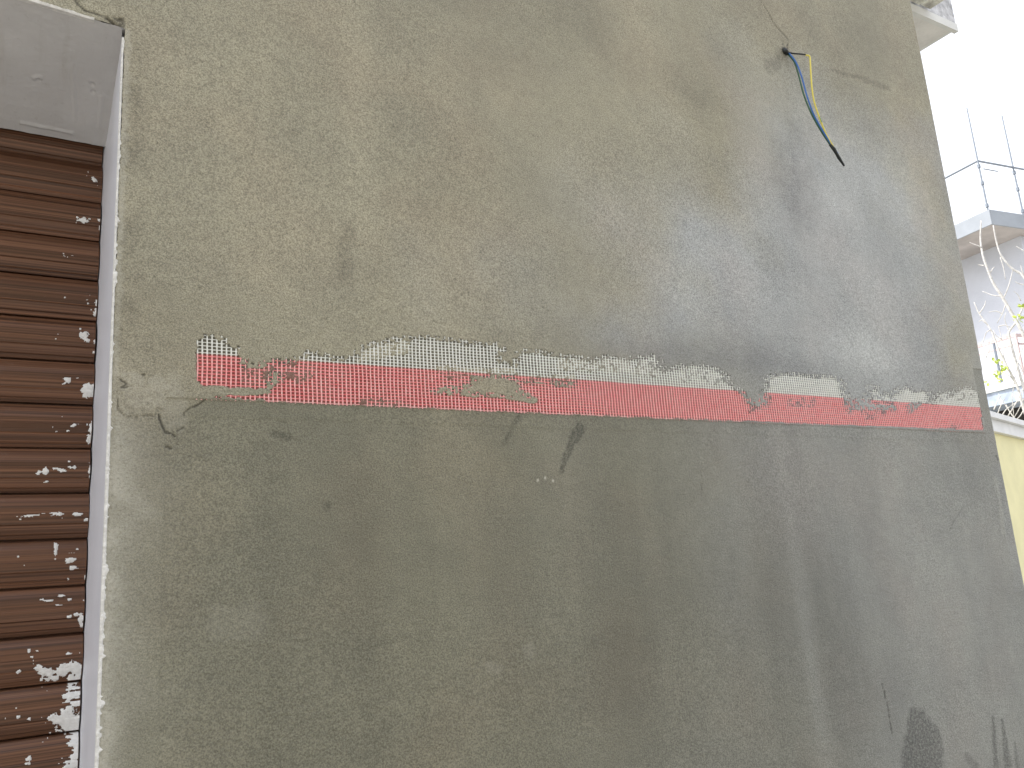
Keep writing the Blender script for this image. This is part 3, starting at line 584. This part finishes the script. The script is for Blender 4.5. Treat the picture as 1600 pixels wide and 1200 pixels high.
def strips(lines, wid, lift, name, mat):
    vs, fs = [], []
    for L_, vert in lines:
        L_ = np.array(L_); x_ = L_[:, 0]; z_ = L_[:, 1]; X2 = warpx(x_, z_); Z2 = warpz(x_, z_); yb = -LF(X2, Z2) - lift - 0.00015 * np.array([(i % 2) for i in range(len(x_))])
        n0 = len(vs); hw = wid * (0.42 + 0.16 * vn(x_ * 1.0, z_, 0.007, off=int(vert) * 3))
        for i in range(len(x_)):
            ox, oz = (hw[i], 0) if vert else (0, hw[i])
            vs += [(X2[i] - ox, yb[i] + 0.0009, Z2[i] - oz), (X2[i] - ox * 0.55, yb[i] - 0.0002, Z2[i] - oz * 0.55), (X2[i] + ox * 0.55, yb[i] - 0.0002, Z2[i] + oz * 0.55), (X2[i] + ox, yb[i] + 0.0009, Z2[i] + oz)]
        for i in range(len(x_) - 1):
            a = n0 + i * 4
            for t in range(3): fs.append((a + t, a + t + 1, a + t + 5, a + t + 4))
    me = bpy.data.meshes.new(name); me.from_pydata(vs, [], fs); me.update()
    o = link(name, me, mat, tape); o['kind'] = 'stuff'; return o
zr = [z for z in rows if z <= BZR + 0.0012]; zw = [z for z in rows if z > BZR + 0.0012]
edge_split = BZR + 0.0006
def vline(c, a, b): m__ = max(2, int((b - a) / CH) + 1); return [(c, a + (b - a) * i / m__) for i in range(m__ + 1)]
def hline(r): return [(x, r) for x in np.arange(cols[0] - 0.0005, cols[-1] + 0.002, CW)]
strips([(vline(c, BZ0 - 0.0016 + 0.0008 * random.random(), edge_split), True) for c in cols], 0.0018, 0.0010, 'red_warp_strands', PKt)
strips([(hline(r), False) for r in zr[1:]], 0.0015, 0.0008, 'red_weft_strands', RMt)
strips([(hline(zr[0]), False)], 0.0013, 0.0008, 'edge_strand', PKt)
strips([(vline(c, edge_split, rows[-1] + 0.001), True) for c in cols], 0.0019, 0.0010, 'white_warp_strands', WM)
strips([(hline(r), False) for r in zw], 0.0012, 0.0008, 'white_weft_strands', WM)

# ------------------------------------------------------------------ wires coming out of the hole
wires = empty('electrical_wires', tuple(P(1225, 80))); tag(wires, 'loose blue, black and yellow-green electrical wires hanging from a hole in the wall', 'wires')
def wmat(name, col, rough=0.4): n = NT(name); return n.fin(col, rough, None, 0.5)
BLUE = wmat('blue_insulation', (0.06, 0.17, 0.48)); BLK = wmat('black_insulation', (0.012, 0.014, 0.013)); GRN = wmat('green_insulation', (0.03, 0.10, 0.05))
n = NT('yellow_green_insulation'); wv = n.noise(55, 1, 0.3); YG = n.fin(n.mix(n.ramp(wv, 0.66, 0.68), (0.80, 0.68, 0.12), (0.10, 0.25, 0.06)), 0.4, None, 0.5)
def wire(pts, r, name, mat): 
    q = [P(a, b_, y) for a, b_, y in pts]; b = MB(); b.tube(curve_pts(q, 8), r, 8); return b.build(name, mat, wires, True)
wire([(1222, 79, 0.02), (1232, 83, -0.006), (1243, 96, -0.016), (1252, 118, -0.026), (1261, 150, -0.034), (1272, 180, -0.038), (1287, 207, -0.040), (1302, 230, -0.040), (1309, 240, -0.040)], 0.0016, 'blue_wire', BLUE)
wire([(1222, 80, 0.02), (1231, 85, -0.004), (1241, 97, -0.013), (1248, 118, -0.022), (1256, 148, -0.031), (1268, 178, -0.036), (1283, 205, -0.038), (1299, 229, -0.038), (1306, 238, -0.038)], 0.0015, 'black_wire', GRN)
wire([(1223, 79, 0.02), (1236, 83, -0.008), (1246, 84, -0.018), (1256, 85, -0.027), (1261, 86, -0.031)], 0.0014, 'wire_sleeve', BLK)
wire([(1259, 86, -0.030), (1265, 88, -0.034), (1266, 97, -0.036), (1267, 115, -0.038), (1269, 140, -0.040), (1273, 162, -0.041), (1282, 188, -0.042), (1291, 210, -0.041), (1303, 231, -0.041)], 0.0015, 'yellow_wire', YG)
b = MB(); q = [P(*p) for p in [(1297, 226, -0.040), (1303, 233, -0.040), (1307, 240, -0.0405), (1311, 247, -0.040), (1315, 253, -0.039), (1319, 259, -0.038)]]
b.tube(q, [0.0026, 0.0034, 0.0027, 0.0031, 0.0023, 0.0018], 8); b.build('wire_tape_end', BLK, wires, True)
b = MB(); q = [P(*p) for p in [(1222, 79, 0.01), (1226, 80, -0.003), (1230, 83, -0.007)]]; b.tube(q, [0.007, 0.0058, 0.004], 9); b.build('conduit_stub', BLK, wires, True)

# ------------------------------------------------------------------ canopy of this house past the corner
CAN = simple('canopy_plaster', (0.82, 0.80, 0.78), 0.85, 4, 0.12, 0.004, bs=60); TRIM = simple('white_trim', (0.80, 0.80, 0.78), 0.6, 10, 0.05)
LACE = simple('weathered_board', (0.62, 0.62, 0.64), 0.8, 16, 0.45, 0.004); WOOD = simple('aged_wood', (0.74, 0.71, 0.64), 0.8, 25, 0.4, 0.003)
ck = ATZ(1497, 45, EYE + 2.0); zk = EYE + 2.0
canopy = empty('side_canopy', (XR, ck[1], zk)); tag(canopy, 'pale canopy with white trim sticking out above the right wall corner', 'canopy')
MB().box((XR + 0.002, ck[1] + 0.02, zk), (ck[0] - 0.02, 2.6, zk + 0.16)).build('soffit_slab', CAN, canopy)
b = MB(); b.box((XR + 0.002, ck[1], zk - 0.012), (ck[0], ck[1] + 0.018, zk + 0.022)); b.box((ck[0] - 0.018, ck[1] + 0.019, zk + 0.001), (ck[0], 2.6, zk + 0.022)); b.build('edge_trim', TRIM, canopy)
MB().box((XR + 0.002, ck[1] + 0.004, zk + 0.024), (ck[0] - 0.002, ck[1] + 0.017, zk + 0.30)).build('fascia_board', LACE, canopy)
for i_, xq in enumerate([2.56, 2.64, 2.72, 2.79, 2.86, 2.93]):
    MB().box((xq, ck[1] - 0.42 + 0.05 * (i_ % 3), zk + 0.026 + 0.004 * (i_ % 2)), (xq + 0.058, ck[1] - 0.003, zk + 0.045 + 0.004 * (i_ % 2))).build('roof_board', WOOD, canopy)
MB().box((2.5, ck[1] - 0.12, zk + 0.052), (3.0, ck[1] - 0.08, zk + 0.09)).build('cross_batten', WOOD, canopy)

# ------------------------------------------------------------------ neighbour building
ang = math.radians(7.5); e1 = np.array([math.cos(ang), -math.sin(ang), 0]); e2 = np.array([math.sin(ang), math.cos(ang), 0])
zT = EYE + 5.5; K = ATZ(1545, 327, zT); O = np.array([K[0], K[1], 0])
BW_ = simple('pale_blue_render', (0.62, 0.64, 0.70), 0.8, 2, 0.06, 0.004, bs=30); FAS = simple('fascia_paint', (0.36, 0.385, 0.42), 0.7, 3, 0.06); SOF = simple('soffit_paint', (0.48, 0.44, 0.42), 0.8, 1.2, 0.2)
STEEL = simple('grey_steel', (0.24, 0.265, 0.30), 0.45, 20, 0.1, metal=0.6); REDR = simple('rusty_red_paint', (0.60, 0.47, 0.46), 0.6, 30, 0.2); DARK = simple('dark_interior', (0.06, 0.056, 0.052), 0.7, 5, 0.2)
nb = empty('neighbour_building', tuple(O)); tag(nb, 'pale blue neighbouring building with a railed roof terrace, seen past the wall corner', 'building')
fas_h = zT - ATP(1545, 352, K, e1)[2]; print('fascia', fas_h)
MB().obox(O, e1, e2, (0.03, 8), (0.03, 9), (zT - fas_h + 0.02, zT - 0.05)).build('terrace_slab', SOF, nb)
b = MB(); b.obox(O, e1, e2, (0, 0.028), (0, 9), (zT - fas_h, zT)); b.obox(O, e1, e2, (0.03, 8), (0, 0.028), (zT - fas_h, zT)); b.build('fascia', FAS, nb)
MB().obox(O, e1, e2, (0.031, 8), (0.031, 9), (zT - 0.048, zT - 0.02)).build('terrace_floor', simple('terrace_tile', (0.5, 0.48, 0.45)), nb)
sw = ATZ(1547, 388, zT - fas_h + 0.02); aw = float(np.dot(sw - O, e1)); print('wall offset', aw, K)
MB().obox(O, e1, e2, (aw, 7.8), (0.3, 8.9), (4.0, zT - fas_h + 0.018)).build('upper_wall', BW_, nb)
MB().obox(O, e1, e2, (aw + 0.6, 7.8), (0.3, 8.9), (0, 3.98)).build('dark_recess', DARK, nb)
# pillars under the balcony level
for t in (0.3, 3.4, 6.2, 8.6): MB().obox(O, e1, e2, (aw, aw + 0.3), (t, t + 0.3), (0, 3.98)).build('ground_pillar', BW_, nb)
wp = O + e1 * (aw - 0.7)
Bp = ATP(1570, 606, wp, e1); zb = Bp[2]; r_ = ATP(1570, 526, wp, e1); zrb = r_[2]; tl_ = float(np.dot(ATP(1587, 522, wp, e1) - O, e2)); tL = float(np.dot(ATP(1520, 600, wp, e1) - O, e2)); print('balcony z', zb, zrb, tl_, tL)
balc = empty('balcony', (0, 0, 0)); balc.parent = nb; balc.location = -Vector(O)
def bal(name, mb, mat): 
    me = bpy.data.meshes.new(name); me.from_pydata(mb.v, [], mb.f); me.update(); o = bpy.data.objects.new(name, me); me.materials.append(mat); COL.objects.link(o); o.parent = balc; return o
hi = tL + 2.5
bal('slab', MB().obox(O, e1, e2, (aw - 0.7, aw), (tl_, hi), (zb - 0.02, zb + 0.10)), TRIM)
bal('blue_fascia', MB().obox(O, e1, e2, (aw - 0.66, aw), (tl_, hi), (zb - 0.26, zb - 0.022)), simple('blue_grey_fascia', (0.42, 0.48, 0.58), 0.5, 6, 0.2))
b = MB(); b.obox(O, e1, e2, (aw - 0.70, aw - 0.66), (tl_, hi), (zrb - 0.05, zrb)); b.obox(O, e1, e2, (aw - 0.66, aw), (tl_, tl_ + 0.04), (zrb - 0.05, zrb)); bal('top_rail', b, REDR)
b = MB(); b.obox(O, e1, e2, (aw - 0.69, aw - 0.67), (tl_, hi), (zrb - 0.19, zrb - 0.16)); b.obox(O, e1, e2, (aw - 0.66, aw), (tl_, tl_ + 0.03), (zrb - 0.19, zrb - 0.16)); bal('lower_rail', b, REDR)
for t in np.arange(tl_, hi, 0.42): bal('baluster', MB().obox(O, e1, e2, (aw - 0.70, aw - 0.67), (t, t + 0.03), (zb + 0.10, zrb - 0.05)), REDR if abs(t - tl_) < 0.01 else STEEL)
# terrace railing: tall thin posts, one top rail, wires
tr = empty('terrace_railing', (0, 0, 0)); tr.parent = nb; tr.location = -Vector(O)
def trl(name, mb, mat):
    me = bpy.data.meshes.new(name); me.from_pydata(mb.v, [], mb.f); me.update(); o = bpy.data.objects.new(name, me); me.materials.append(mat); COL.objects.link(o); o.parent = tr; return o
O0 = O + e1 * 0.06 + e2 * 0.06
zrail = ATP(1525, 253, O0, e1)[2]; zpost = ATP(1508, 170, O0, e1)[2]; zcl = ATP(1540, 320, O0, e1)[2]; print('rails', zrail, zpost)
sp = float(np.dot(ATP(1583, 262, O0, e2) - O0, e1)); print('post spacing', sp)
def pt(a, b, z): p = O0 + e1 * a + e2 * b; return (p[0], p[1], z)
posts = [(0, 0), (sp, 0), (2 * sp, 0), (0, 1.5), (0, 3.0)]
for k_, (a, b_) in enumerate(posts):
    trl('post', MB().tube([pt(a, b_, zT - 0.02), pt(a, b_, zrail), pt(a, b_, zpost if k_ < 2 else zrail + 0.02)], [0.016, 0.014, 0.010], 6), STEEL)
    for zz_ in (zT + 0.10, zT + (zrail - zT) * 0.55, zrail - 0.10): trl('clamp', MB().tube([pt(a, b_, zz_ - 0.03), pt(a, b_, zz_ + 0.03)], 0.028, 6), STEEL)
trl('top_rail', MB().tube([pt(0, 0, zrail), pt(sp, 0, zrail), pt(2 * sp, 0, zrail), pt(4 * sp, 0, zrail)], 0.018, 6), STEEL)
trl('top_rail', MB().tube([pt(0, 0, zrail), pt(0, 1.5, zrail), pt(0, 6, zrail)], 0.018, 6), STEEL)
trl('loose_rod', MB().tube([pt(sp * 0.15, 0.02, zrail - 0.12), pt(sp * 0.55, 0.02, zrail - 0.12)], 0.010, 5), STEEL)

# ------------------------------------------------------------------ yellow garden wall
zG = EYE + 0.75; ga = ATZ(1550, 644, zG); gb_ = ATZ(1597, 657.5, zG); gd = nrm(gb_ - ga); gd[2] = 0; gn = np.array([-gd[1], gd[0], 0])
if gn[1] < 0: gn = -gn
YEL = simple('yellow_paint', (0.84, 0.78, 0.46), 0.75, 5, 0.05, 0.002); COP = simple('white_coping_paint', (0.80, 0.80, 0.80), 0.6, 8, 0.05)
O3 = np.array([ga[0], ga[1], 0]); gwall = empty('garden_wall', tuple(O3)); tag(gwall, 'low yellow painted wall with a white coping, right of the corner', 'wall')
cz = ATP(1560, 660, ga, gn)[2]; cz2 = ATP(1560, 673, ga, gn)[2]; print('coping', zG, cz, cz2, ga, gb_)
MB().obox(O3, gd, gn, (-0.9, 9), (0.05, 0.20), (0, cz2)).build('wall_body', YEL, gwall)
b = MB(); b.obox(O3, gd, gn, (-0.95, 9.05), (0.02, 0.24), (cz2 + 0.001, zG - 0.035)); b.build('coping_band', COP, gwall)
b = MB(); b.obox(O3, gd, gn, (-1.0, 9.1), (-0.01, 0.28), (zG - 0.034, zG)); b.build('coping_slab', COP, gwall)

# ------------------------------------------------------------------ bare tree behind the garden wall
BARK = simple('pale_bark', (0.62, 0.60, 0.57), 0.85, 40, 0.2, 0.002); LEAF = simple('lime_leaf', (0.48, 0.58, 0.12), 0.5, 40, 0.2)
LEAF.node_tree.nodes['Principled BSDF'].inputs['Subsurface Weight'].default_value = 0.0
tn = nrm(np.array([0.85, 0.45, 0.0])); T0 = ATZ(1560, 655, EYE + 1.0); T0 = T0 + tn * 0.9
tree = empty('bare_tree', (float(T0[0]), float(T0[1]), 0)); tag(tree, 'small bare pale-barked tree with a few lime leaves above the yellow wall', 'tree')
def tp(px, py, d=0.0): return ATP(px, py, T0 + tn * d, tn)
def limb(pts, r0, r1, name='branch'):
    q = curve_pts([tp(a, b_, d) for a, b_, d in pts], 5); m__ = len(q); rr_ = [r0 + (r1 - r0) * i / (m__ - 1) for i in range(m__)]
    return MB().tube(q, rr_, 6).build(name, BARK, tree, True)
base_pt = tp(1660, 800, 0.2)
trunk = MB().tube(curve_pts([(base_pt[0], base_pt[1], 0), (base_pt[0] - 0.03, base_pt[1] + 0.02, 0.9), tuple(tp(1652, 700, 0.15)), tuple(tp(1634, 620, 0.1))], 6), [0.06 - 0.0015 * i for i in range(19)], 8).build('trunk', BARK, tree, True)
limb([(1634, 620, 0.1), (1618, 570, 0.05), (1600, 525, 0), (1584, 495, 0), (1566, 464, 0), (1552, 442, 0), (1543, 420, 0), (1536, 400, 0), (1532, 375, 0.02), (1533, 345, 0.03)], 0.020, 0.007)
limb([(1645, 560, -0.2), (1625, 480, -0.15), (1600, 433, -0.1), (1582, 420, -0.1), (1565, 400, -0.1), (1557, 378, -0.1), (1552, 352, -0.1)], 0.014, 0.006)
limb([(1634, 620, 0.1), (1612, 640, 0.1), (1598, 600, 0.15), (1586, 560, 0.2), (1578, 530, 0.2), (1577, 518, 0.2), (1588, 503, 0.2), (1594, 490, 0.2), (1604, 470, 0.2)], 0.018, 0.006)
limb([(1612, 665, 0.1), (1600, 640, 0.1), (1590, 605, 0.1), (1575, 575, 0.1), (1560, 545, 0.1), (1548, 515, 0.12), (1530, 490, 0.15), (1522, 472, 0.15)], 0.016, 0.005)
TW = [[(1534, 386, 0), (1525, 383, 0), (1515, 379, 0)], [(1538, 415, 0), (1530, 414, 0.02), (1528, 413, 0.02)], [(1546, 428, 0), (1551, 420, 0), (1554, 417, 0)], [(1565, 463, 0), (1550, 461, 0.03), (1535, 455, 0.05)], [(1568, 466, 0), (1575, 450, -0.03), (1581, 428, -0.03), (1583, 418, -0.03)],
      [(1563, 402, -0.1), (1568, 418, -0.1), (1571, 436, -0.1)], [(1600, 433, -0.1), (1596, 420, -0.12), (1595, 415, -0.1)], [(1610, 400, -0.1), (1598, 391, -0.1), (1588, 385, -0.1)], [(1572, 474, 0), (1566, 490, 0.02), (1558, 505, 0.05)], [(1590, 605, 0.1), (1578, 588, 0.1), (1560, 580, 0.1), (1538, 581, 0.12)], [(1575, 575, 0.1), (1568, 555, 0.1), (1565, 530, 0.1), (1560, 510, 0.1)],
      [(1600, 640, 0.1), (1592, 652, 0.1), (1580, 660, 0.1)], [(1606, 610, 0.12), (1594, 636, 0.14), (1583, 655, 0.16)], [(1590, 660, 0.1), (1577, 642, 0.1), (1566, 626, 0.12), (1560, 615, 0.12)], [(1598, 668, 0.1), (1582, 650, 0.1), (1572, 632, 0.1)], [(1556, 660, 0.1), (1561, 640, 0.1), (1570, 622, 0.1)], [(1553, 640, 0.1), (1558, 628, 0.1), (1564, 618, 0.1)], [(1548, 515, 0.12), (1541, 520, 0.1), (1536, 535, 0.1)], [(1584, 495, 0), (1592, 508, 0.05), (1600, 530, 0.05)], [(1586, 560, 0.2), (1594, 572, 0.2), (1603, 590, 0.2)], [(1577, 518, 0.2), (1570, 500, 0.2), (1572, 488, 0.2)], [(1595, 470, 0.1), (1590, 460, 0.1), (1584, 455, 0.1)], [(1600, 445, 0.0), (1592, 443, 0), (1586, 440, 0)]]
TW += [[(1612, 520, 0.1), (1596, 548, 0.1), (1588, 580, 0.1), (1582, 620, 0.1), (1584, 650, 0.1)], [(1540, 560, 0.2), (1548, 540, 0.2), (1552, 520, 0.2)], [(1575, 650, 0.0), (1590, 625, 0.0), (1602, 600, 0.0)], [(1563, 655, 0.1), (1572, 640, 0.1), (1589, 628, 0.1), (1600, 622, 0.1)],
       [(1566, 490, 0.1), (1556, 486, 0.1), (1545, 488, 0.1)], [(1540, 505, 0.12), (1534, 500, 0.12), (1529, 503, 0.12)], [(1560, 510, 0.1), (1570, 508, 0.1), (1580, 512, 0.1)], [(1565, 530, 0.1), (1556, 524, 0.1), (1552, 516, 0.1)], [(1530, 490, 0.15), (1538, 478, 0.15), (1540, 470, 0.15)]]
for t_ in TW: limb(t_, 0.0055, 0.0028, 'twig')
lr = random.Random(5); lm = MB()
leafm = bpy.data.meshes.new('leaf'); leafm.from_pydata([(0, 0, 0), (0.016, 0.003, 0.012), (0.019, 0.0, 0.034), (0.004, -0.003, 0.052), (-0.012, 0.0, 0.034), (-0.014, 0.004, 0.012), (0.002, -0.006, 0.028)], [], [(0, 1, 6), (1, 2, 6), (2, 3, 6), (3, 4, 6), (4, 5, 6), (5, 0, 6)]); leafm.update(); leafm.materials.append(LEAF)
for (cx_, cy_, r_, k_) in [(1594, 497, 8, 14), (1570, 577, 6, 16), (1561, 583, 7, 12), (1555, 565, 6, 7), (1543, 601, 4, 7), (1560, 592, 4, 5), (1598, 480, 4, 5), (1606, 430, 8, 6), (1612, 540, 9, 8)]:
    for i_ in range(k_):
        p = tp(cx_ + lr.gauss(0, r_ * 0.5), cy_ + lr.gauss(0, r_ * 0.5), lr.uniform(-0.06, 0.12)); o = bpy.data.objects.new('leaf', leafm); COL.objects.link(o); o.parent = tree
        o.location = Vector(p) - tree.location; o.rotation_euler = (lr.uniform(-1.2, 1.2), lr.uniform(-2.5, 2.5), lr.uniform(0, 6.28)); s_ = lr.uniform(0.45, 0.95); o.scale = (s_, s_, s_)

# ------------------------------------------------------------------ ground, and an unseen house added across the lane to shape the light
n = NT('ground_concrete'); c = n.mix(n.ramp(n.noise(1.5, 6, 0.6), 0.3, 0.7), (0.26, 0.25, 0.225), (0.38, 0.37, 0.33)); GR = n.fin(c, 0.9, n.bump(n.noise(60, 5, 0.6), 0.01, 0.6))
me = bpy.data.meshes.new('ground'); me.from_pydata([(-150, -150, 0), (250, -150, 0), (250, 250, 0), (-150, 250, 0)], [], [(0, 1, 2, 3)]); me.update(); gnd = link('ground', me, GR); gnd['kind'] = 'structure'
opp = empty('added_lane_house', (0, -5.2, 0)); tag(opp, 'plain beige three storey house, unseen, added across the lane to shade the plastered wall', 'house')
OPM = simple('beige_render', (0.42, 0.36, 0.27), 0.85, 3, 0.08, 0.003, bs=50)
MB().box((-3.2, -11, 0), (2.6, -5.2, 8.4)).build('wall', OPM, opp)
MB().box((-3.5, -11.3, 8.402), (2.9, -4.9, 8.6)).build('roof', simple('roof_tile', (0.35, 0.16, 0.10)), opp)
for zq in (0.9, 3.7, 6.3):
    for xq in (-2.8, -0.8, 1.2):
        o = MB().box((xq, -5.198, zq), (xq + 1.1, -5.14, zq + 1.4)).build('window', TRIM, opp)
        MB().box((xq + 0.08, -5.138, zq + 0.08), (xq + 1.02, -5.13, zq + 1.32)).build('pane', DARK, o)
